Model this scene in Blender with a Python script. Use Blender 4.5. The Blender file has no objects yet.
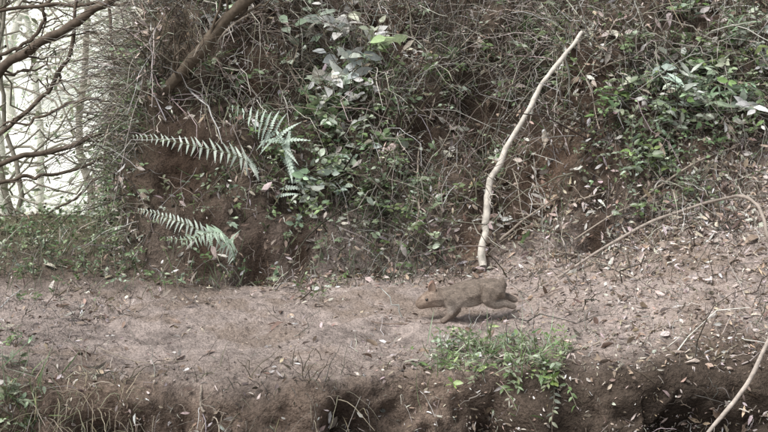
import bpy, math, numpy as np
from mathutils import Vector
from mathutils.bvhtree import BVHTree
rng=np.random.default_rng(11)
U=rng.uniform; NR=rng.normal
F=1218.0; CAMZ=1.2; PITCH=math.atan((216-29)/F)
C0=np.array([0,0,CAMZ]); cp,sp=math.cos(PITCH),math.sin(PITCH)
FW=np.array([0,cp,-sp]); UPV=np.array([0,sp,cp]); RT=np.array([1.0,0,0])
def ray(px,py): return FW+(px-384)/F*RT+(216-py)/F*UPV
def W(px,py,d): return C0+ray(px,py)*d          # world point at distance d
def nrm(v): return v/np.maximum(np.linalg.norm(v,axis=-1,keepdims=True),1e-9)

# ---------- noise ----------
def _h(i,j,k,s):
    n=((i*73856093)^(j*19349663)^(k*83492791)^(s*961748927))&0xffffffff
    n=((n^(n>>13))*1274126177)&0xffffffff
    n=((n^(n>>15))*2246822519)&0xffffffff
    return ((n^(n>>16))&0xffffff)/float(0xffffff)
def vn(x,y,z,s=0):
    xi,yi,zi=[np.floor(a).astype(np.int64) for a in (x,y,z)]
    fx,fy,fz=x-xi,y-yi,z-zi
    fx,fy,fz=[a*a*(3-2*a) for a in (fx,fy,fz)]
    r=0
    for a in (0,1):
        for b in (0,1):
            for c in (0,1):
                r=r+_h(xi+a,yi+b,zi+c,s)*(fx if a else 1-fx)*(fy if b else 1-fy)*(fz if c else 1-fz)
    return r*2-1
def fbm(x,y,z,o=4,s=0,g=0.5):
    r=0;a=1;t=0
    for i in range(o):
        r=r+a*vn(x,y,z,s+i*7); t+=a; a*=g; x=x*2.03+3.1;y=y*2.03+1.7;z=z*2.03+5.3
    return r/t
def sm(a,b,t):
    u=np.clip((t-a)/(b-a),0,1); return u*u*(3-2*u)

# ---------- terrain ----------
def edge(x): return 4.13+0.07*np.sin(x*2.1+.5)+0.04*np.sin(x*5.3)+0.03*np.sin(x*11.+1)
def toe(x):
    l=np.maximum(0,-1.15-x)
    return 5.78-0.05*sm(0.6,1.6,x)+0.08*np.sin(3*x+1)+1.2*l+3.5*l*l
def H0(x,y):
    z=0.03*fbm(x*1.3,y*1.3,x*0,3,3)
    z=z+sm(0.2,1.9,x)*(0.10+0.20*np.clip(y-4.3,-.3,1.8))
    s=np.maximum(0,y-toe(x))
    st=0.13*sm(0.0,0.12,s)*sm(0.7,0.0,x)
    bk=np.where(s<2.3,1.12*s,1.12*2.3+0.5*(1-np.exp(-(s-2.3)*0.5)))
    cap=0.28+2.4*np.maximum(0,x+1.62+.2*np.clip(y-7,0,12)+.12*fbm(x*2,y*2,x*0,3,71))
    bk=np.where(bk<cap,bk,cap+0.0*bk)*0.5+0.5*np.minimum(bk,cap*.97)
    rough=fbm(x*1.7,y*1.7,x*0+2,4,21)
    z=z+bk+st+rough*0.26*sm(0.1,0.8,s)*sm(9,5,s)
    z=z+sm(-.5,-1.3,x)*sm(5.35,6.3,y)*.10*sm(9,7,y)
    lm=sm(0,1.2,toe(x)-y)*sm(-1.0,-1.8,x)
    z=z-lm*(0.22*np.clip(y-7.2,0,10))
    z=z+lm*(0.55*np.clip(y-21,0,60))
    c=edge(x)-y+.05*fbm(x*4,y*4,x*0,3,55)
    z=z-0.5*sm(-0.04,0.36,c)
    return z
def rayH(px,py):
    d=ray(px,py); t=3.0
    while t<60:
        p=C0+d*t
        if p[2]<float(H0(np.array([p[0]]),np.array([p[1]]))[0]): break
        t+=0.02
    return p
hol=[]
for (px,py,r,a) in [(352,418,.09,.15),(385,425,.06,.1),(655,408,.11,.15),(690,425,.10,.12),(752,418,.07,.14),(490,425,.09,.12),(560,430,.08,.08),(262,425,.06,.06),
                    (488,108,.13,.34),(548,155,.12,.16),(258,262,.10,.14),(520,205,.09,.14),(600,232,.10,.14),(180,150,.17,.12),(470,240,.06,.06),(205,240,.08,.08),(400,60,.1,.14),(600,90,.09,.14),(430,140,.08,.1),(250,70,.12,.15),(300,245,.08,.1)]:
    hol.append((rayH(px,py),r,a))
def H(x,y):
    z=H0(x,y)
    for p,r,a in hol:
        if p[1]>4.5: z=z-a*np.exp(-((x-p[0])**2+((y-p[1])*0.9)**2)/(r*r))
    return z
sp_=0.0115
xa=np.concatenate([-3.0-np.geomspace(60,.03,50),np.arange(-3.0,3.0,sp_),3.0+np.geomspace(.03,60,50)])
ya=np.concatenate([3.3-np.geomspace(40,.03,40),np.arange(3.3,4.5,.008),np.arange(4.5,8.4,sp_),8.4+np.geomspace(.03,90,70)])
X,Y=np.meshgrid(xa,ya); nx,ny=len(xa),len(ya)
x=X.ravel(); y=Y.ravel(); z=H(x,y); e=0.01
n=nrm(np.stack([-(H0(x+e,y)-H0(x-e,y))/(2*e),-(H0(x,y+e)-H0(x,y-e))/(2*e),np.ones_like(x)],-1))
s=y-toe(x); c=edge(x)-y
bankm=sm(-0.02,0.25,s); cutm=sm(-0.03,0.12,c)*sm(.9,.5,c)
near=sm(12,8,y)
d1=fbm(x*5,y*5,z*5,4,40); d2=fbm(x*26,y*26,z*26,3,60); d3=vn(x*60,y*60,z*60,80)
lump=np.abs(fbm(x*9,y*9,z*9,3,90)); big=fbm(x*3.1,y*3.1,z*3.1,3,190)
disp=near*((bankm*0.13+cutm*0.08+0.032)*d1+(0.015+0.014*bankm+0.022*cutm)*d2+(0.005+.003*cutm)*d3-0.12*cutm*lump-.10*cutm*sm(.0,.3,big)*sm(.02,.16,c))
wx=x+.06*fbm(x*7,y*7,z*7,3,200); wz=z+.05*fbm(x*7,y*7,z*7,3,220)
for p,r,a in hol:
    if p[1]<=4.5: disp=disp-a*np.exp(-((wx-p[0])**2/(r*r*1.6)+((y-p[1])**2+(wz-p[2])**2)/(r*r*.8)))
V=np.stack([x,y,z],-1)+n*disp[:,None]
idx=np.arange(nx*ny).reshape(ny,nx)
Q=np.stack([idx[:-1,:-1],idx[:-1,1:],idx[1:,1:],idx[1:,:-1]],-1).reshape(-1,4)

# base colours, far hillside with haze painted in
t1=fbm(x*2.3,y*2.3,z*2.3,4,5); t2=fbm(x*11,y*11,z*11,3,9); t3=fbm(x*34,y*34,z*34,3,19)
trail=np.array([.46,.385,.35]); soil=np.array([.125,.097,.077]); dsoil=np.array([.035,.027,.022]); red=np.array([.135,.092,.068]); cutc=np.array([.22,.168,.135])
mist_paint=np.array([.80,.83,.76]); moss=np.array([.12,.125,.07])
def mix(a,b,m): return a*(1-m[:,None])+b*m[:,None]
def tl_(c_,m=None): return np.tile(c_,(len(x),1))*((m if m is not None else np.ones(len(x)))[:,None])
col=tl_(trail,1+0.35*t1+0.4*t2+.35*t3)
col=mix(col,tl_(soil*1.5,1.2+.6*t2),sm(.0,.45,t1+.6*t2)*0.7)
col=mix(col,tl_(soil*1.4,1.2+.6*t2),sm(-.45,-.1,c+.35*t1)*.35)
col=mix(col,tl_(soil,1+.5*t2+.3*t3),bankm)
col=mix(col,tl_(red),bankm*sm(.15,.45,fbm(x*1.4,y*1.4,z,2,33))*.7)
col=mix(col,tl_(cutc,1+.6*t2+.3*t3),sm(-.06,.06,c+0.12*t1))
col=mix(col,tl_(soil*.9,1+.5*t2),sm(.25,.7,x)*sm(-.35,.0,c+.25*t1))
col=mix(col,tl_(soil*1.1,1+.5*t2),sm(-.35,-1.0,x)*sm(5.3,5.8,y+.3*t1)*.9)
col=mix(col,tl_(moss,1+.5*t2),sm(-.9,-1.7,x)*sm(5.6,6.6,y)*.6)
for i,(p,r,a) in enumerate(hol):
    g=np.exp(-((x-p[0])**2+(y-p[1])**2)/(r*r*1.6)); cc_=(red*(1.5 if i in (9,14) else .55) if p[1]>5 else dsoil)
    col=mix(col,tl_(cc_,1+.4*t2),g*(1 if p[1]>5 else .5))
bigm=fbm(x*.5,y*.5,z*.5,4,77)
col=mix(col,tl_(mist_paint,1+.3*bigm+.2*t1),sm(9,13,y)*sm(-1.4,-2.2,x))  # distance mist painted as a pale colour on the far hillside
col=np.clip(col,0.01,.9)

# ---------- mesh helper ----------
def mk(name,V,faces,C,mat,parent=None,smooth=True):
    me=bpy.data.meshes.new(name)
    V=np.asarray(V,dtype=np.float32)
    me.vertices.add(len(V)); me.vertices.foreach_set("co",V.ravel())
    li=[];lt=[]
    for f in faces:
        if len(f)==0: continue
        f=np.asarray(f); li.append(f.ravel()); lt.append(np.full(len(f),f.shape[1]))
    li=np.concatenate(li).astype(np.int32); lt=np.concatenate(lt).astype(np.int32)
    ls=np.concatenate([[0],np.cumsum(lt)[:-1]]).astype(np.int32)
    me.loops.add(len(li)); me.loops.foreach_set("vertex_index",li)
    me.polygons.add(len(lt)); me.polygons.foreach_set("loop_start",ls); me.polygons.foreach_set("loop_total",lt)
    me.polygons.foreach_set("use_smooth",np.full(len(lt),smooth))
    me.update(calc_edges=True)
    if C is not None:
        a=me.attributes.new("Col",'FLOAT_COLOR','POINT')
        a.data.foreach_set("color",np.concatenate([C,np.ones((len(C),1))],1).astype(np.float32).ravel())
    me.materials.append(mat)
    o=bpy.data.objects.new(name,me); bpy.context.collection.objects.link(o)
    if parent: o.parent=parent
    return o
def newmat(name,rough=.8,bumps=(),var=0.0,vscale=60,trans=0.0,spec=.3,sheen=0):
    m=bpy.data.materials.new(name); m.use_nodes=True; nt=m.node_tree; N=nt.nodes; L=nt.links
    b=N['Principled BSDF']; out=N['Material Output']
    b.inputs['Roughness'].default_value=rough; b.inputs['Specular IOR Level'].default_value=spec
    at=N.new('ShaderNodeAttribute'); at.attribute_name="Col"; colr=at.outputs['Color']
    tc=N.new('ShaderNodeTexCoord')
    if var>0:
        nz=N.new('ShaderNodeTexNoise'); nz.inputs['Scale'].default_value=vscale; nz.inputs['Detail'].default_value=3; nz.inputs['Roughness'].default_value=.7
        L.new(tc.outputs['Object'],nz.inputs['Vector'])
        mr=N.new('ShaderNodeMapRange'); mr.inputs['From Min'].default_value=.3; mr.inputs['From Max'].default_value=.7
        mr.inputs['To Min'].default_value=1-var; mr.inputs['To Max'].default_value=1+var
        L.new(nz.outputs['Fac'],mr.inputs['Value'])
        vm=N.new('ShaderNodeVectorMath'); vm.operation='SCALE'
        L.new(colr,vm.inputs[0]); L.new(mr.outputs[0],vm.inputs['Scale']); colr=vm.outputs[0]
    L.new(colr,b.inputs['Base Color'])
    prev=None
    for sc,st,di in bumps:
        nz=N.new('ShaderNodeTexNoise'); nz.inputs['Scale'].default_value=sc; nz.inputs['Detail'].default_value=4; nz.inputs['Roughness'].default_value=.65
        L.new(tc.outputs['Object'],nz.inputs['Vector'])
        bu=N.new('ShaderNodeBump'); bu.inputs['Strength'].default_value=st; bu.inputs['Distance'].default_value=di
        L.new(nz.outputs['Fac'],bu.inputs['Height'])
        if prev: L.new(prev,bu.inputs['Normal'])
        prev=bu.outputs['Normal']
    if prev: L.new(prev,b.inputs['Normal'])
    if trans>0:
        t=N.new('ShaderNodeBsdfTranslucent'); L.new(colr,t.inputs['Color'])
        mx=N.new('ShaderNodeMixShader'); mx.inputs[0].default_value=trans
        L.new(b.outputs[0],mx.inputs[1]); L.new(t.outputs[0],mx.inputs[2]); L.new(mx.outputs[0],out.inputs['Surface'])
    return m
M_ground=newmat("soil",.95,[(60,.9,.03)],.4,90,spec=.15)
M_leaf=newmat("green_leaf",.36,(),.25,50,trans=.2,spec=.7)
M_dead=newmat("dead_leaf",.65,(),.35,80,spec=.35)
M_bark=newmat("bark",.9,(),.3,45,spec=.15)
M_pale=newmat("stripped_wood",.7,[(70,.6,.004)],.3,30,spec=.2)
M_fern=newmat("fern_leaf",.4,(),.15,40,trans=.2,spec=.6)
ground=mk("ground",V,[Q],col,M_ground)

bvh=BVHTree.FromPolygons(V.tolist(),Q.tolist())
def hit(px,py):
    d=ray(px,py); l,nn,i,dd=bvh.ray_cast(Vector(C0),Vector(d).normalized())
    if l is None: return W(px,py,7),np.array([0,-.6,.8])
    nn=np.array(nn); nn=nn if nn[2]>0 else -nn
    return np.array(l),nn
def down(x_,y_):
    l,nn,i,dd=bvh.ray_cast(Vector((x_,y_,30)),Vector((0,0,-1)))
    return np.array(l)

# ---------- scatter source ----------
fv=V[Q]; fc=fv.mean(1); fnn=np.cross(fv[:,2]-fv[:,0],fv[:,3]-fv[:,1]); far_=np.linalg.norm(fnn,axis=1)/2; fnn=nrm(fnn)
sel=(fc[:,0]>-2.9)&(fc[:,0]<2.7)&(fc[:,1]>3.75)&(fc[:,1]<8.3)
fi=np.where(sel)[0]; fw=far_[fi]
fs=fc[:,1]-toe(fc[:,0]); fcut=edge(fc[:,0])-fc[:,1]
smn=nrm(n)[Q[:,0]]
def sample(N,w):
    p=fw*w; p=p/p.sum()
    k=fi[rng.choice(len(fi),N,p=p)]
    a=U(0,1,(N,1)); b=U(0,1,(N,1)); v=fv[k]
    P=v[:,0]*(1-a)*(1-b)+v[:,1]*a*(1-b)+v[:,2]*a*b+v[:,3]*(1-a)*b
    return P,nrm(fnn[k]*.4+smn[k]*.6),k
fx_,fy_,fz_=fc[fi,0],fc[fi,1],fc[fi,2]
isbank=sm(-.05,.15,fs[fi]); istrail=(1-isbank)*sm(.05,-.05,fcut[fi]); iscut=sm(-.05,.05,fcut[fi])
bare=np.ones(len(fi))
for p,r,a in hol: bare*=1-.97*np.exp(-((fx_-p[0])**2+(fy_-p[1])**2)/(r*r*1.2))
bareT=np.ones(len(fi))      # also nothing rooted just above the openings
for p,r,a in hol:
    if p[1]>5: bareT*=1-.9*np.exp(-((fx_-p[0])**2/(r*r*1.2)+(fy_-p[1]-.06)**2/(r*r*2)))
nA=fbm(fx_*2.2,fy_*2.2,fz_*2.2,3,101); nB=fbm(fx_*5,fy_*5,fz_*5,2,111); nC=fbm(fx_*3,fy_*3,fz_*3,2,141)
def blobs(L):
    w=np.zeros(len(fi))
    for px,py,r,a in L:
        p,_=hit(px,py); w=w+a*np.exp(-((fx_-p[0])**2+(fy_-p[1])**2+(fz_-p[2])**2)/(r*r))
    return w
def patch(P,lo=.4,hi=1.3):   # bank's shaded and bright zones put into debris colour by noise
    q=fbm(P[:,0]*2.8,P[:,1]*2.8,P[:,2]*2.8,3,301)
    return (lo+(hi-lo)*sm(-.3,.35,q))[:,None]

# ---------- leaf / tube batches ----------
LT=np.array([0,.32,.32,.32,.68,.68,.68,1.]); LS=np.array([0,-1,0,1,-.8,0,.8,0])
LF=np.array([[0,2,1],[0,3,2],[1,2,5],[1,5,4],[2,3,6],[2,6,5],[4,5,7],[5,6,7]])
class Bat:
    def __init__(s): s.V=[];s.T=[];s.Q=[];s.C=[];s.n=0
    def leaves(s,P,D,Nn,L,Wd,C,curl=.2,fold=.25):
        N=len(P); 
        if N==0: return
        D=nrm(D); Nn=nrm(Nn-(Nn*D).sum(-1,keepdims=True)*D); S=np.cross(D,Nn)
        L=np.broadcast_to(L,(N,)); Wd=np.broadcast_to(Wd,(N,)); curl=np.broadcast_to(curl,(N,)); fold=np.broadcast_to(fold,(N,))
        v=P[:,None]+D[:,None]*(LT[None,:,None]*L[:,None,None])+S[:,None]*(LS[None,:,None]*Wd[:,None,None]*.5)
        v=v+Nn[:,None]*((-curl[:,None]*L[:,None]*LT[None]**2)+fold[:,None]*Wd[:,None]*.5*np.abs(LS)[None])[...,None]
        s.V.append(v.reshape(-1,3)); s.T.append((LF[None]+(np.arange(N)*8)[:,None,None]+s.n).reshape(-1,3))
        s.C.append(np.repeat(C,8,0)); s.n+=8*N
    def tubes(s,P,R,C,k=3):
        N,K,_=P.shape
        T=np.gradient(P,axis=1); T=nrm(T)
        ref=np.where(np.abs(T[...,2:3])>.8,np.array([1.,0,0]),np.array([0,0,1.]))
        ref=np.broadcast_to(ref[:,K//2:K//2+1],T.shape)
        A=nrm(np.cross(T,ref)); B=np.cross(T,A)
        an=np.arange(k)*2*math.pi/k
        v=P[:,:,None]+R[:,:,None,None]*(A[:,:,None]*np.cos(an)[None,None,:,None]+B[:,:,None]*np.sin(an)[None,None,:,None])
        s.V.append(v.reshape(-1,3))
        i=np.arange(K-1)[:,None]*k+np.arange(k)[None]; j=np.arange(K-1)[:,None]*k+(np.arange(k)[None]+1)%k
        q=np.stack([i,j,j+k,i+k],-1).reshape(-1,4)
        s.Q.append((q[None]+(np.arange(N)*K*k)[:,None,None]+s.n).reshape(-1,4))
        s.C.append(np.repeat(C,K*k,0)); s.n+=N*K*k
    def make(s,name,mat,parent=None):
        T=np.concatenate(s.T) if s.T else np.zeros((0,3),int); Qd=np.concatenate(s.Q) if s.Q else np.zeros((0,4),int)
        return mk(name,np.concatenate(s.V),[T,Qd],np.concatenate(s.C),mat,parent)
def pal(cols,N,v=.25):
    c=np.array(cols)[rng.integers(0,len(cols),N)]
    return np.clip(c*(1+NR(0,v,(N,1)))*(1+NR(0,.05,(N,3))),.01,.8)
def spline(pts,K):
    pts=np.array(pts,float); m=len(pts); t=np.linspace(0,m-1,K); out=[]
    for u in t:
        i=min(int(u),m-2); f=u-i
        p0=pts[max(i-1,0)];p1=pts[i];p2=pts[i+1];p3=pts[min(i+2,m-1)]
        out.append(.5*((2*p1)+(-p0+p2)*f+(2*p0-5*p1+4*p2-p3)*f*f+(-p0+3*p1-3*p2+p3)*f**3))
    return np.array(out)
DEAD=[(.52,.46,.42),(.36,.30,.26),(.66,.61,.57),(.24,.18,.14),(.42,.33,.26),(.14,.105,.08)]
GRN=[(.15,.21,.09),(.22,.29,.16),(.10,.155,.06),(.33,.39,.29),(.18,.25,.15)]
GREY=[(.41,.385,.34),(.62,.58,.53),(.24,.215,.18),(.12,.10,.08)]
zv=np.array([0,0,1.])

# leaf litter on trail + bank
b=Bat()
def litter(N,w,L0,L1,lift,pc,tilt=.35,wr=(.3,.6),pt=True):
    P,Nn,k=sample(N,w)
    D=nrm(NR(0,1,(N,3))); D=nrm(D-(D*Nn).sum(-1,keepdims=True)*Nn+Nn*NR(0,tilt*.5,(N,1)))
    L=U(L0,L1,N)*np.where(U(0,1,N)<.12,1.6,1)
    C=pal(pc,N); C=np.clip(C*patch(P),.01,.8) if pt else C
    b.leaves(P+Nn*U(0.001,lift,(N,1)),D,nrm(Nn+NR(0,tilt,(N,3))),L,L*U(wr[0],wr[1],N),C,curl=U(-.3,.6,N),fold=U(-.5,.9,N))
dens=.08+sm(-.0,.5,nB)*.8+sm(.0,.4,nC)+2.0*sm(.4,1.2,fx_)+.9*sm(.35,0,np.abs(fs[fi]))+.6*sm(.3,.0,np.abs(fcut[fi]))
litter(10500,istrail*dens*bare,.010,.034,.014,DEAD,tilt=.7,wr=(.10,.5),pt=False)
litter(1200,istrail*dens*bare,.03,.055,.018,DEAD,tilt=.7,wr=(.15,.45),pt=False)
litter(9000,istrail*dens,.004,.014,.005,DEAD+[(.12,.09,.07)],tilt=.6)
litter(19000,isbank*bare*(.4+sm(-.3,.4,nB)),.012,.048,.05,DEAD,tilt=.8,wr=(.12,.5))
litter(1300,(isbank*sm(-.1,.4,nB)+blobs([(690,90,.5,1),(620,70,.4,.8),(740,150,.3,.8)])*isbank)*bare,.035,.075,.08,[(.55,.50,.46),(.45,.38,.33),(.65,.62,.58)],tilt=.8,wr=(.2,.5),pt=False)
litter(5500,iscut*bare*(.2+sm(0,.3,nB)),.006,.026,.012,DEAD,tilt=.7,wr=(.1,.5))
toeb=blobs([(400,262,.22,1),(330,272,.22,1),(450,255,.22,1),(545,240,.25,1),(600,240,.25,1),(690,215,.35,1.4),(750,190,.3,1.2),(640,230,.25,1),(300,250,.15,.7)])
litter(3800,toeb*bare,.015,.045,.03,DEAD,tilt=.7,wr=(.12,.5),pt=False)
b.make("leaf_litter",M_dead)

# dry twigs / hanging dead stems
b=Bat()
def strands(N,w,l0,l1,r,pc,out=.5,grav=.9,K=7,wob=.12,rnd=.5):
    P,Nn,k=sample(N,w); L=U(l0,l1,N)
    d=nrm(Nn*out+NR(0,rnd,(N,3))+np.array([0,-.1,.15])); t=np.linspace(0,1,K)
    pts=P[:,None]-Nn[:,None]*.01+d[:,None]*(t[None,:,None]*L[:,None,None])
    pts=pts+np.array([0,-.25,-1.])*(grav*(t[None,:,None]**2)*L[:,None,None]*U(.2,1,(N,1,1)))
    pts=pts+np.cumsum(NR(0,1,(N,K,3)),1)*(wob*L[:,None,None]/K)
    R=(r*U(.5,1.5,N))[:,None]*(1-.65*t)[None]
    b.tubes(pts,R,np.clip(pal(pc,N)*patch(P),.01,.8),3)
bb=bare*bareT
strands(8500,isbank*bb*(.15+sm(-.2,.4,nA)),.06,.30,.0016,GREY)
strands(1500,isbank*bb*(.2+sm(-.1,.4,nC)),.25,.7,.0026,GREY,out=.6,grav=.5)
strands(300,isbank*bb*(.2+sm(-.1,.4,nC)),.3,.8,.0048,GREY,out=.5,grav=.4)
strands(3800,istrail*dens,.02,.14,.0016,GREY,out=.03,grav=.0,wob=.5,rnd=.35)
strands(220,istrail*dens,.10,.32,.0030,GREY,out=.03,grav=.0,wob=.5,rnd=.3)
strands(1500,toeb*bb,.04,.20,.0018,GREY,out=.25,grav=.3,wob=.3)
strands(1300,iscut*bare,.04,.18,.0015,GREY,out=.4,grav=1.2)
strands(360,blobs([(60,400,.2,1),(100,415,.15,1),(320,385,.15,.6),(250,410,.2,.4)]),.06,.2,.0019,[(.5,.46,.36),(.36,.32,.24)],out=.9,grav=.9)
uw=blobs([(250,25,.5,1.5),(200,80,.4,1.2),(420,40,.5,1),(620,30,.6,1),(330,20,.4,.6),(440,170,.25,1),(570,100,.3,.7),(150,140,.3,.8),(480,40,.4,1)])
strands(2300,uw*isbank*bb,.2,.65,.0024,GREY+[(.12,.10,.08)],out=.8,grav=.6,wob=.3)
b.make("dry_twigs",M_bark)

# green ground cover over the bank
b=Bat(); bs=Bat()
def stems_leaves(P,Nn,L,nl,ls,pc,out=.8,grav=.4,wid=.5,rnd=.4,up=.5,K=8,sr=.0014,pcs=None,face=.6):
    N=len(P); t=np.linspace(0,1,K)
    d=nrm(Nn*out+NR(0,rnd,(N,3))+zv*up)
    pts=P[:,None]-Nn[:,None]*.01+d[:,None]*(t[None,:,None]*L[:,None,None])-zv*(grav*(t[None,:,None]**2)*L[:,None,None])
    pts=pts+np.cumsum(NR(0,1,(N,K,3)),1)*(.10*L[:,None,None]/K)
    bs.tubes(pts,np.broadcast_to(sr*(1-.6*t),(N,K)).copy()*U(.7,1.4,(N,1)),pal(pcs or [(.24,.24,.16),(.30,.26,.2)],N),3)
    base=pal(pc,N,.25)
    for q in range(nl):
        f=.2+.8*(q+.5)/nl; u=f*(K-1); i=int(min(u,K-2)); ff=u-i
        pp=pts[:,i]*(1-ff)+pts[:,i+1]*ff; T=nrm(pts[:,i+1]-pts[:,i])
        sd=nrm(np.cross(T,nrm(zv+Nn*.5)))*(1 if q%2 else -1)
        D=nrm(T*.6+sd*.9+NR(0,.35,(N,3)))
        ll=ls*U(.5,1.35,N)*(1-.35*abs(f-.5))
        keep=U(0,1,N)<.85
        b.leaves(pp[keep],D[keep],nrm(zv*(1-face)+nrm(Nn)*face+NR(0,.4,(N,3)))[keep],ll[keep],(ll*wid)[keep],np.clip(base*(1+NR(0,.2,(N,1))),.01,.8)[keep],curl=U(.0,.4,N)[keep],fold=.2)
w=(isbank*bare*sm(-.05,.35,nA)+blobs([(340,100,.35,1.2),(300,200,.25,1),(420,230,.3,1),(680,110,.35,1.5),(640,160,.25,1.2),(80,225,.5,1.5),(540,60,.3,.8),(300,160,.25,1),(460,60,.2,.8),(740,60,.3,1)])*isbank)*bb
P,Nn,k=sample(2700,w); stems_leaves(P,Nn,U(.06,.2,2700),7,.022,GRN)
P,Nn,k=sample(750,w); stems_leaves(P,Nn,U(.1,.3,750),8,.036,GRN,wid=.5)
P,Nn,k=sample(460,blobs([(60,250,.7,1),(30,235,.6,1),(20,270,.4,.4),(110,210,.3,.7),(90,270,.4,.4)])); stems_leaves(P,Nn,U(.06,.22,460),8,.028,GRN)
P,Nn,k=sample(9500,(isbank*(.25+sm(0,.4,nA))+blobs([(400,235,.25,1.5),(220,270,.2,.8),(60,260,.5,.6),(370,262,.25,.8)]))*bb); N=len(P)
b.leaves(P,nrm(Nn*.8+NR(0,.5,(N,3))+zv*.4),NR(0,1,(N,3)),U(.05,.15,N),U(.002,.005,N),np.clip(pal(GRN+[(.42,.40,.33),(.36,.33,.27),(.5,.46,.40)],N)*patch(P,.5,1.2),.01,.8),curl=U(.2,.8,N))
bs.make("undergrowth_stems",M_bark); b.make("undergrowth",M_leaf)

def shrub(name,bases,nst,Lr,nl,ls,pc,par=None,**kw):
    global b,bs
    b=Bat();bs=Bat()
    Ps=[];Ns=[]
    for px,py in bases:
        p,nn=hit(px,py)
        for i in range(nst): Ps.append(p+NR(0,.03,3)*np.array([1,.6,0])); Ns.append(nn)
    Ps=np.array(Ps);Ns=np.array(Ns)
    stems_leaves(Ps,Ns,U(Lr[0],Lr[1],len(Ps)),nl,ls,pc,**kw)
    e_=bpy.data.objects.new(name,None); bpy.context.collection.objects.link(e_)
    bs.make("stems",M_bark,e_); b.make("leaves",M_leaf,e_); return e_
BR=[(.28,.37,.23),(.20,.30,.14),(.42,.48,.38),(.52,.57,.48)]
SV=[(.66,.71,.64),(.76,.79,.74),(.54,.61,.50),(.36,.48,.26)]
shrub("leafy_shrub",[(335,130),(350,160),(325,95),(352,115),(300,190),(325,175),(375,150)],7,(.12,.36),7,.055,BR,wid=.55,sr=.002)
shrub("leafy_shrub",[(345,70),(330,50),(350,88),(312,72),(368,62),(335,90),(340,40),(325,108),(360,100),(350,28)],5,(.20,.50),6,.092,SV,wid=.48,sr=.0025,face=.8)
shrub("leafy_shrub",[(345,125),(330,145),(357,155),(320,128)],4,(.18,.36),6,.075,SV[2:]+BR[:2],wid=.55,sr=.0025)
shrub("leafy_shrub",[(215,25),(230,15),(280,15)],4,(.15,.3),5,.07,SV,wid=.45,sr=.002)
shrub("leafy_shrub",[(660,130),(700,120),(640,175),(690,80),(740,130),(720,60),(670,160),(650,100),(690,20),(740,90),(620,110),(750,30)],8,(.15,.38),8,.052,BR+[(.16,.26,.09),(.26,.37,.13)],wid=.45,sr=.002)
shrub("leafy_shrub",[(720,95),(690,110),(670,100),(740,50)],6,(.2,.36),10,.095,[(.44,.51,.42),(.30,.40,.27)],wid=.22,sr=.002)
shrub("leafy_shrub",[(700,60),(740,110),(665,85),(690,130),(760,70)],4,(.18,.40),6,.07,SV[:3],wid=.42,sr=.002,face=.8)
shrub("leafy_shrub",[(535,40),(540,25),(420,20),(410,190),(310,225),(445,85)],5,(.10,.28),8,.04,GRN+BR[:1],wid=.5,sr=.002)
TG=[(.19,.28,.11),(.25,.34,.15),(.33,.41,.25),(.13,.20,.08),(.42,.48,.35)]
shrub("herb_plant",[(455,362),(440,368),(480,350),(500,362),(525,352),(540,368),(470,372),(515,380),(490,345),(535,345),(550,382),(460,350),(445,355),(555,372),(450,340),(560,350)],10,(.06,.18),8,.029,TG,out=.6,up=.7,grav=.5,wid=.38,rnd=.65)
shrub("herb_plant",[(5,425),(15,400),(8,365),(25,428),(2,400),(10,345)],9,(.06,.15),8,.03,[(.24,.32,.16),(.36,.42,.3)],out=.5,up=.7,wid=.4)
shrub("herb_plant",[(235,275),(265,280),(310,290),(345,285),(160,285),(315,300)],6,(.06,.16),7,.022,GRN,out=.6,up=.5)
shrub("herb_plant",[(553,385),(470,380)],2,(.05,.09),5,.04,[(.28,.40,.12)],out=.5,up=.8,wid=.5)
e_=bpy.data.objects.new("grass_tuft",None); bpy.context.collection.objects.link(e_); b=Bat()
P,Nn,k=sample(220,blobs([(490,355,.13,1),(530,362,.12,1),(455,365,.1,.7),(20,400,.12,.5)])); N=len(P)
b.leaves(P,nrm(NR(0,.8,(N,3))+zv*.6),NR(0,1,(N,3)),U(.06,.15,N),U(.003,.006,N),pal(TG,N),curl=U(.4,1.1,N)); b.make("blades",M_leaf,e_)

# ---------- ferns ----------
def frond(bat,pts,pl,npair,up,droop=.25,colr=(.56,.64,.56),sk=.35):
    c_=spline(pts,npair+6); T=nrm(np.gradient(c_,axis=0))
    bat.tubes(c_[None],np.linspace(.0028,.0008,len(c_))[None],np.array([[.3,.32,.2]]),4)
    for i in range(3,len(c_)-1):
        f=(i-3)/(len(c_)-4); ln=pl*min(1,.55+f*2.2)*(1-f**1.6)*U(.85,1.1)+.006
        S=nrm(np.cross(T[i],up))
        for sg in (-1,1):
            D=nrm(S*sg+T[i]*sk+NR(0,.09,3))
            nm=nrm(np.array(up)+NR(0,.16,3))
            m=9; t=np.linspace(.04,.95,m); wl=ln*.09*(1-t**1.5)+.001
            pp=c_[i]+D*(t[:,None]*ln)-nm*(droop*ln*(t[:,None]**2))
            cc=np.tile(np.array(colr)*(1+NR(0,.16)),(m,1))
            Sd=nrm(np.cross(D,nm))
            bat.leaves(c_[i][None],D[None],nm[None],np.array([ln]),np.array([ln*.08]),cc[:1],curl=droop,fold=.1)
            for s2 in (-1,1):
                bat.leaves(pp,np.tile(Sd*s2+D*.45,(m,1)),np.tile(nm,(m,1)),wl*1.25,np.full(m,ln/m*.8),cc,curl=.1,fold=.1)
e_=bpy.data.objects.new("fern",None); bpy.context.collection.objects.link(e_)
b=Bat()
hb,_=hit(268,215)
frond(b,[hb,W(262,180,6.15),W(242,158,5.95),W(200,147,5.8),W(160,139,5.7),W(131,136,5.62)],.09,27,np.array([.12,-.75,.65]))
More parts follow.
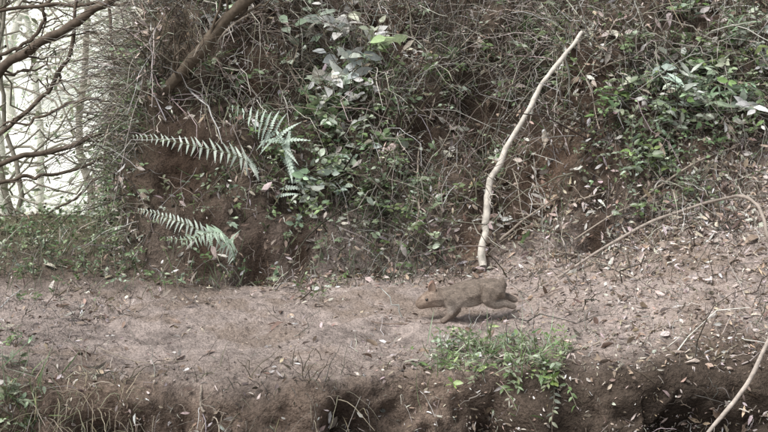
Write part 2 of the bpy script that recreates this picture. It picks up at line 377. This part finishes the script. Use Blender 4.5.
frond(b,[hb,W(290,175,6.1),W(283,143,5.95),W(260,122,5.85),W(229,106,5.75)],.20,18,np.array([-.45,-.65,.6]),sk=.1,colr=(.46,.56,.48))
frond(b,[hb,W(250,200,6.2),W(235,165,6.1),W(232,140,6.05)],.06,16,np.array([.5,-.8,.3]),colr=(.22,.30,.18))
b.make("fronds",M_fern,e_)
e_=bpy.data.objects.new("fern",None); bpy.context.collection.objects.link(e_); b=Bat()
hb,_=hit(238,265)
frond(b,[hb,W(225,243,5.75),W(190,226,5.6),W(160,215,5.55),W(137,209,5.5)],.075,24,np.array([.1,-.7,.7]),droop=.5)
frond(b,[hb,W(228,240,5.7),W(212,232,5.6),W(190,240,5.55),W(165,238,5.5)],.085,18,np.array([-.2,-.7,.65]),droop=.5,colr=(.32,.43,.32))
b.make("fronds",M_fern,e_)

# ---------- branches ----------
def branch(name,pts,r0,r1,colr,mat,K=60,sides=10,wob=.004,twigs=0,tl=.3,sub=True):
    c_=spline(pts,K); c_=c_+np.stack([fbm(np.linspace(0,K/8,K)+i*9.1,np.zeros(K)+i,np.zeros(K)+r0*100,3,i+5) for i in range(3)],-1)*wob*3
    b=Bat(); R=np.linspace(r0,r1,K)*(1+.2*fbm(np.linspace(0,K/3,K),np.zeros(K),np.zeros(K)+r0*50,2,9))
    b.tubes(c_[None],R[None],np.array([colr]),sides)
    for i in range(twigs):
        q=rng.integers(K//6,K-2); T=nrm(c_[q+1]-c_[q]); d=nrm(T*.7+NR(0,.6,3)); l=tl*U(.4,1.2); m=12; t=np.linspace(0,1,m)[:,None]
        pp=c_[q]+d*t*l+np.cumsum(NR(0,1,(m,3)),0)*l*.03-zv*.15*l*t*t; rr=np.linspace(min(R[q]*.5,.008),.0012,m)
        b.tubes(pp[None],rr[None],np.array([colr])*U(.7,1.2),5)
        if sub:
            for j in range(3):
                q2=rng.integers(3,m-1); d2=nrm(d*.6+NR(0,.6,3)); l2=l*U(.2,.5); p2=pp[q2]+d2*np.linspace(0,1,6)[:,None]*l2+np.cumsum(NR(0,1,(6,3)),0)*l2*.05
                b.tubes(p2[None],np.linspace(rr[q2]*.7,.0008,6)[None],np.array([colr])*U(.7,1.2),4)
    return b.make(name,mat)
def along(L,lift): return [hit(px,py)[0]+np.array([0,-.6,.8])*lift for px,py in L]
def line3(L,lift,lift2=None):
    h=[hit(*q)[0] for q in L]; d=[float(np.dot(p-C0,FW)) for p in h]; m=len(L)
    dd=np.linspace(d[0],d[-1],m); off=max(0,max(dd[i]-d[i] for i in range(m))); lf=np.linspace(lift,lift if lift2 is None else lift2,m)
    return [W(L[i][0],L[i][1],dd[i]-off*math.sin(math.pi*i/(m-1))-lf[i]) for i in range(m)]
pp=line3([(482,268),(484,238),(485,212),(490,183),(504,150),(530,106),(554,70),(583,32)],.05,.42)
branch("fallen_branch",pp,.020,.010,(.60,.56,.50),M_pale,K=90,sides=12,wob=.005,twigs=2,tl=.1)
branch("fallen_branch",line3([(558,278),(600,250),(650,222),(700,204)],.02,.10)+[W(735,197,5.3),W(757,206,5.15),W(768,238,5.05),hit(772,262)[0]],.006,.008,(.36,.31,.27),M_bark,K=80,sides=7,wob=.004)
branch("fallen_branch",[W(790,300,3.75),W(766,346,3.8),W(742,390,3.82),W(706,434,3.85),W(690,450,3.9)],.008,.006,(.5,.44,.39),M_pale,K=40,sides=8)
branch("fallen_stick",along([(372,323),(405,325),(440,323)],.008),.003,.002,(.26,.20,.17),M_bark,K=40,sides=6,wob=.003)
branch("fallen_stick",along([(518,303),(540,297),(562,288)],.008),.003,.002,(.26,.20,.17),M_bark,K=30,sides=6,wob=.003)
for L,r in [([(640,280),(600,262),(560,250)],.004),([(500,240),(530,215),(560,195)],.007),([(560,90),(620,60),(700,45)],.006),([(600,130),(590,90),(575,60)],.004),
            ([(350,145),(310,100),(290,70),(285,45)],.008),([(420,210),(417,170),(420,140)],.006),([(200,60),(240,20),(280,5)],.008),([(530,205),(575,200),(610,190)],.006),
            ([(640,350),(655,330),(690,325)],.003),([(100,350),(150,365),(190,360)],.003),([(205,415),(200,395),(206,372)],.005),([(600,345),(570,352),(555,362)],.004),
            ([(575,240),(620,210),(660,200)],.005),([(600,60),(615,20),(640,5)],.005),([(430,120),(450,60),(500,10)],.005),([(640,200),(700,160),(760,140)],.006)]:
    branch("fallen_stick",(line3(L,.03) if L[0][1]<300 else along(L,.012)),r,r*.5,(.36,.31,.26),M_bark,K=30,sides=6,twigs=3,tl=.14)

bt=bpy.data.objects.new("bare_tree",None); bpy.context.collection.objects.link(bt)
DK=(.12,.095,.075)
def lim(pts,r0,r1,tw,tl=.5,c=DK,K=50):
    o=branch("limb",pts,r0,r1,c,M_bark,K=K,sides=10,wob=.02,twigs=tw,tl=tl); o.parent=bt
lim([hit(112,215)[0],W(118,180,6.7),W(150,112,6.4),W(200,45,6.2),W(255,-10,6.1),W(330,-80,6.1)],.038,.026,18,.5,(.13,.105,.08))
lim([hit(125,210)[0],W(135,150,7.1),W(160,90,7.1),W(175,40,7.1),W(190,-40,7.0)],.022,.014,14)
lim([hit(150,220)[0],W(150,150,6.9),W(185,90,6.8),W(190,30,6.8),W(230,-40,6.8)],.015,.012,10)
lim([W(-60,120,7.3),W(0,76,7.3),W(50,36,7.2),W(100,3,7.1),W(150,-40,7)],.032,.02,9,.6)
lim([W(-60,190,7.0),W(0,166,7.0),W(55,151,7.1),W(112,126,7.1),W(160,90,7)],.018,.012,8,.4)
lim([W(-50,200,6.9),W(0,182,6.9),W(50,170,7),W(110,160,7.1)],.012,.008,4,.3)
lim([W(-50,30,7.4),W(0,12,7.4),W(60,4,7.4),W(130,2,7.3),W(220,12,7.2)],.014,.008,7,.5)
lim([hit(105,222)[0],W(108,190,7),W(104,140,7),W(118,70,7),W(103,0,7),W(90,-50,7)],.010,.008,6,.3)
lim([W(-40,160,7.2),W(0,135,7.2),W(38,95,7.3),W(70,50,7.3),W(75,-30,7.3)],.015,.010,6,.4)
lim([W(112,170,7.0),W(60,205,7.2),W(10,215,7.4)],.008,.004,4,.3)
lim([W(120,110,7.1),W(85,100,7.0),W(40,112,6.9),W(0,130,6.9)],.010,.006,6,.3)
lim([W(0,60,7.5),W(30,40,7.5),W(48,0,7.5),W(60,-30,7.5)],.012,.01,5,.4)

# background trees beyond the gap
def tree(x_,y_,h,r,cc,nl,tc=(.30,.29,.25),name="background_tree",lo=1,ls=(.04,.10),sp=.25):
    e2=bpy.data.objects.new(name,None); bpy.context.collection.objects.link(e2)
    base=down(x_,y_); b1=Bat(); b2=Bat(); K=14
    tr=base+np.stack([NR(0,.12,K).cumsum()*.6,NR(0,.1,K).cumsum()*.5,np.linspace(-.1,h,K)],-1)
    b1.tubes(tr[None],np.linspace(r,r*.3,K)[None],np.array([tc]),8)
    cen=[]
    for i in range(30):
        q=rng.integers(lo,K); d=nrm(np.array([NR(),NR(),U(-.3,.6)])); l=U(.5,1.0)*h*.33; m=7
        p2=tr[q]+d*np.linspace(0,1,m)[:,None]*l+np.cumsum(NR(0,.05,(m,3)),0)
        b1.tubes(p2[None],np.linspace(r*.35,.008,m)[None],np.array([tc]),5)
        cen+= [p2[j] for j in (3,4,5,6)]
    cen=np.array(cen); k=rng.integers(0,len(cen),nl); P=cen[k]+NR(0,sp,(nl,3))
    b2.leaves(P,NR(0,1,(nl,3)),NR(0,.6,(nl,3))+zv,U(ls[0],ls[1],nl),U(ls[0]*.5,ls[1]*.5,nl),pal(cc,nl),curl=.2)
    b1.make("trunk",M_bark,e2); b2.make("leaves",M_leaf,e2)
HZ=[(.24,.28,.18),(.30,.34,.22),(.20,.23,.15)]; HZ2=[(.44,.48,.37),(.52,.56,.44)]  # leaf colours with distance haze painted in, paler for farther trees
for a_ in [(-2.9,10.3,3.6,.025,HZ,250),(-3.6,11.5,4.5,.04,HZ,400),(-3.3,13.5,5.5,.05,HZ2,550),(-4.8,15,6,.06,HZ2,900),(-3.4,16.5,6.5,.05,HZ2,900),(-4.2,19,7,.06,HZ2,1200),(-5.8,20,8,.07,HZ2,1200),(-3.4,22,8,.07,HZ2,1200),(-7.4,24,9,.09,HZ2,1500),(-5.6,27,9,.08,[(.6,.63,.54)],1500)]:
    tree(*a_,tc=(.26,.24,.20) if a_[1]<14 else (.5,.49,.44))  # far trunks paled for haze as well
b=Bat(); N=6000; xx=-1.7-U(0,1,N)**.7*5.5; yy=U(8.8,22,N)
from_=np.array([down(a_,c_) for a_,c_ in zip(xx[::6],yy[::6])]); P=np.repeat(from_,6,0)[:N]+NR(0,.12,(N,3))*np.array([1,1,1]); P[:,2]+=np.abs(NR(0,.18,N)); 
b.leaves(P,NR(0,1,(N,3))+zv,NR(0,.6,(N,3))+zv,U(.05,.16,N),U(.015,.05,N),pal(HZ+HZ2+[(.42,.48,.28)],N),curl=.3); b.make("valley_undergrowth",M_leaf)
# unseen trees, placed so their crowns shade part of the bank
tree(-3.4,2.6,5.4,.09,GRN,1700,tc=DK,name="shade_tree",lo=9,ls=(.06,.13),sp=.3)
tree(1.9,1.5,6.2,.09,GRN,2200,tc=DK,name="shade_tree",lo=10,ls=(.06,.13),sp=.3)
tree(-.6,9.6,4.2,.08,GRN,3500,tc=DK,name="shade_tree",lo=5,ls=(.06,.12),sp=.3)

# ---------- rabbit ----------
def build_rabbit(gfront):
    rb=bpy.data.objects.new("rabbit",None); bpy.context.collection.objects.link(rb)
    RD=float(np.dot(gfront-C0,FW)); PXM=RD/F
    def Rp(px,py,o=0.0): return W(px,py,RD)+np.array([0,o,0])
    M_fur=newmat("fur",.85,(),.25,200,spec=.15)
    def skin(chain,edges,root=0):
        me=bpy.data.meshes.new("t"); me.from_pydata([tuple(s_[0]) for s_ in chain],edges,[])
        ob=bpy.data.objects.new("t",me); bpy.context.collection.objects.link(ob)
        md=ob.modifiers.new("Skin",'SKIN'); md.use_smooth_shade=True
        for i,v in enumerate(me.skin_vertices[0].data): v.radius=(chain[i][1],chain[i][1]); v.use_root=(i==root)
        ss=ob.modifiers.new("Sub",'SUBSURF'); ss.levels=1; ss.render_levels=1
        rm=ob.modifiers.new("R",'REMESH'); rm.mode='VOXEL'; rm.voxel_size=.0032
        sm_=ob.modifiers.new("S",'SMOOTH'); sm_.factor=.6; sm_.iterations=6
        dg=bpy.context.evaluated_depsgraph_get(); ev=ob.evaluated_get(dg); m_=ev.to_mesh()
        BV=np.array([v.co[:] for v in m_.vertices]); tri=[]
        for p in m_.polygons:
            f=list(p.vertices)
            for i in range(1,len(f)-1): tri.append([f[0],f[i],f[i+1]])
        ev.to_mesh_clear(); bpy.data.objects.remove(ob); return BV,np.array(tri)
    sk=[]; ed=[]
    def add(px,py,o,r,par):
        sk.append((Rp(px,py,o),r*PXM))
        if par is not None: ed.append((par,len(sk)-1))
        return len(sk)-1
    pel=add(491,289,0,15.2,None); m2=add(481,289.5,0,16.6,pel); m1=add(467,293.5,0,15.8,m2); ch=add(454,297.5,0,13.6,m1); nk=add(443,298,0,10.8,ch)
    hb1=add(435,297,0,11,nk); hm=add(428,299.5,0,9.8,hb1); mz=add(421,303.5,0,6.8,hm); ns=add(416,307,0,4.4,mz)
    ta=add(501,283,0,7,pel); tb=add(505.5,281.5,0,6.0,ta)
    for o,dx in ((-.026,0),(.026,7)):
        a=add(451+dx*.4,304,o,7.0,ch); c1=add(452+dx,311,o,4.6,a); c2=add(447.5+dx,316,o,3.2,c1); c3=add(443+dx,319.3,o,3.0,c2); add(439.5+dx,320.5,o,2.8,c3)
    for o,dx,dy in ((-.034,0,0),(.034,3,-3)):
        a=add(491,293,o,13,pel); c1=add(486+dx,299.5,o,9.5,a); c2=add(495+dx,304+dy,o,6,c1); c3=add(502+dx,300.5+dy,o,4.4,c2); c4=add(509+dx,303+dy,o,3.8,c3); add(515+dx,306+dy,o,3.2,c4)
    BV,tri=skin(sk,ed)
    hx=Rp(425,298)[0]; bx=Rp(448,298)[0]
    def furcol(P):
        back=np.array([.29,.24,.20]); bel=np.array([.40,.35,.31]); head=np.array([.33,.255,.205])
        t=sm(.0,1,(P[:,2]-Rp(460,312)[2])/(20*PXM)); c_=bel*(1-t[:,None])+back*t[:,None]
        hh=sm(bx,hx,P[:,0]); c_=c_*(1-hh[:,None])+head*hh[:,None]
        leg=sm(Rp(0,309)[2],Rp(0,313)[2],P[:,2]); c_=c_*(1-leg[:,None])+np.array([.27,.22,.185])*leg[:,None]
        tl=sm(Rp(502,0)[0],Rp(507,0)[0],P[:,0]); c_=c_*(1-tl[:,None])+np.array([.25,.21,.18])*tl[:,None]
        return c_*(1+.35*fbm(P[:,0]*90,P[:,1]*90,P[:,2]*90,2,3))[:,None]
    mk("body",BV,[tri],furcol(BV),M_fur,rb)
    tv=BV[tri]; tn=np.cross(tv[:,1]-tv[:,0],tv[:,2]-tv[:,0]); ar=np.linalg.norm(tn,axis=1); tn=nrm(tn)
    if (tn*(tv.mean(1)-BV.mean(0))).sum()<0: tn=-tn
    N=30000; k=rng.choice(len(tri),N,p=ar/ar.sum()); a=U(0,1,(N,1)); c_=U(0,1,(N,1)); fl=(a+c_)>1; a=np.where(fl,1-a,a); c_=np.where(fl,1-c_,c_)
    P=tv[k,0]*(1-a-c_)+tv[k,1]*a+tv[k,2]*c_
    b=Bat(); nk_=tn[k]; D=np.array([1,0,-.2])+NR(0,.22,(N,3)); D=nrm(D-(D*nk_).sum(-1,keepdims=True)*nk_+nk_*.30)
    low=P[:,2]<Rp(0,308)[2]
    ln=np.where(low|(P[:,0]<Rp(434,0)[0]),.005,.010)*U(.7,1.2,N)
    b.leaves(P,D,nk_,ln,np.full(N,.0009),np.clip(furcol(P)*U(.6,1.45,(N,1)),.02,.8),curl=.1,fold=0); b.make("fur",M_fur,rb)
    for nm_,o in (("ear_left",-.020),("ear_right",.016)):
        base=Rp(432.5,291,o); tip=Rp(432.5,281.5,o*1.4); up_=nrm(tip-base); ll=np.linalg.norm(tip-base); side=nrm(np.array([.9,-.35 if o<0 else .35,.2])); side=nrm(side-np.dot(side,up_)*up_); out=np.cross(up_,side)*(1 if o<0 else -1)
        vs=[];fs_=[];cs=[];A_=11;B_=11
        for sh,off in ((0,0),(1,.002)):
            for i in range(A_):
                t=i/(A_-1); w_=.0165*max(0.02,math.sin(math.pi*(t*.80+.199)))**.45
                for j in range(B_):
                    u_=j/(B_-1)*2-1; vs.append(base+up_*ll*t+side*w_*u_+out*(-(u_*u_)*w_*.6+off)); cs.append((.27,.20,.16) if sh==0 else (.34,.22,.175))
        for sh in (0,1):
            for i in range(A_-1):
                for j in range(B_-1):
                    q=sh*A_*B_+i*B_+j; fs_.append([q,q+1,q+B_+1,q+B_])
        mk(nm_,np.array(vs),[np.array(fs_)],np.array(cs),M_fur,rb)
    M_eye=newmat("eye",.08,(),0,1,spec=.8)
    for nm_,sg in (("eye_left",-1),("eye_right",1)):
        q=Rp(426.5,298,0); dd=np.hypot(BV[:,0]-q[0],BV[:,2]-q[2]); cand=BV[dd<.006]; yy=(cand[:,1].min() if sg<0 else cand[:,1].max())
        cpt=np.array([q[0],yy-sg*.003,q[2]]); rr=1.5*PXM; vs=[];fs_=[]
        for i in range(9):
            for j in range(12):
                th=math.pi*i/8; ph=2*math.pi*j/12; vs.append(cpt+rr*np.array([math.sin(th)*math.cos(ph),math.sin(th)*math.sin(ph),math.cos(th)]))
        for i in range(8):
            for j in range(12): fs_.append([i*12+j,i*12+(j+1)%12,(i+1)*12+(j+1)%12,(i+1)*12+j])
        mk(nm_,np.array(vs),[np.array(fs_)],np.tile([.01,.008,.006],(len(vs),1)),M_eye,rb)
build_rabbit(hit(444,320)[0])

# ---------- light / camera ----------
sd=nrm(np.array([-.42,-.36,.83]))
w=bpy.data.worlds.new("World"); bpy.context.scene.world=w; w.use_nodes=True; nt=w.node_tree; bg=nt.nodes['Background']
sky=nt.nodes.new('ShaderNodeTexSky'); sky.sky_type='NISHITA'; sky.sun_disc=False; sky.sun_elevation=math.asin(sd[2]); sky.sun_rotation=math.atan2(sd[0],sd[1])
hs=nt.nodes.new('ShaderNodeHueSaturation'); hs.inputs['Saturation'].default_value=.22
nt.links.new(sky.outputs[0],hs.inputs['Color']); nt.links.new(hs.outputs[0],bg.inputs['Color']); bg.inputs['Strength'].default_value=.15
sl=bpy.data.lights.new("sun",'SUN'); sl.energy=4.6; sl.angle=math.radians(34); sl.color=(1,.965,.92)
so=bpy.data.objects.new("sun",sl); bpy.context.collection.objects.link(so); so.rotation_euler=Vector(sd).to_track_quat('Z','Y').to_euler()
cam=bpy.data.cameras.new("camera"); co=bpy.data.objects.new("camera",cam); bpy.context.collection.objects.link(co)
co.location=(0,0,CAMZ); co.rotation_euler=(math.pi/2-PITCH,0,0); cam.sensor_width=36; cam.lens=F/768*36; cam.clip_end=500; cam.clip_start=.05
sc=bpy.context.scene; sc.camera=co
sc.view_settings.view_transform='Standard'; sc.view_settings.look='None'; sc.view_settings.exposure=0
print("verts",sum(len(o.data.vertices) for o in bpy.data.objects if o.type=='MESH'))
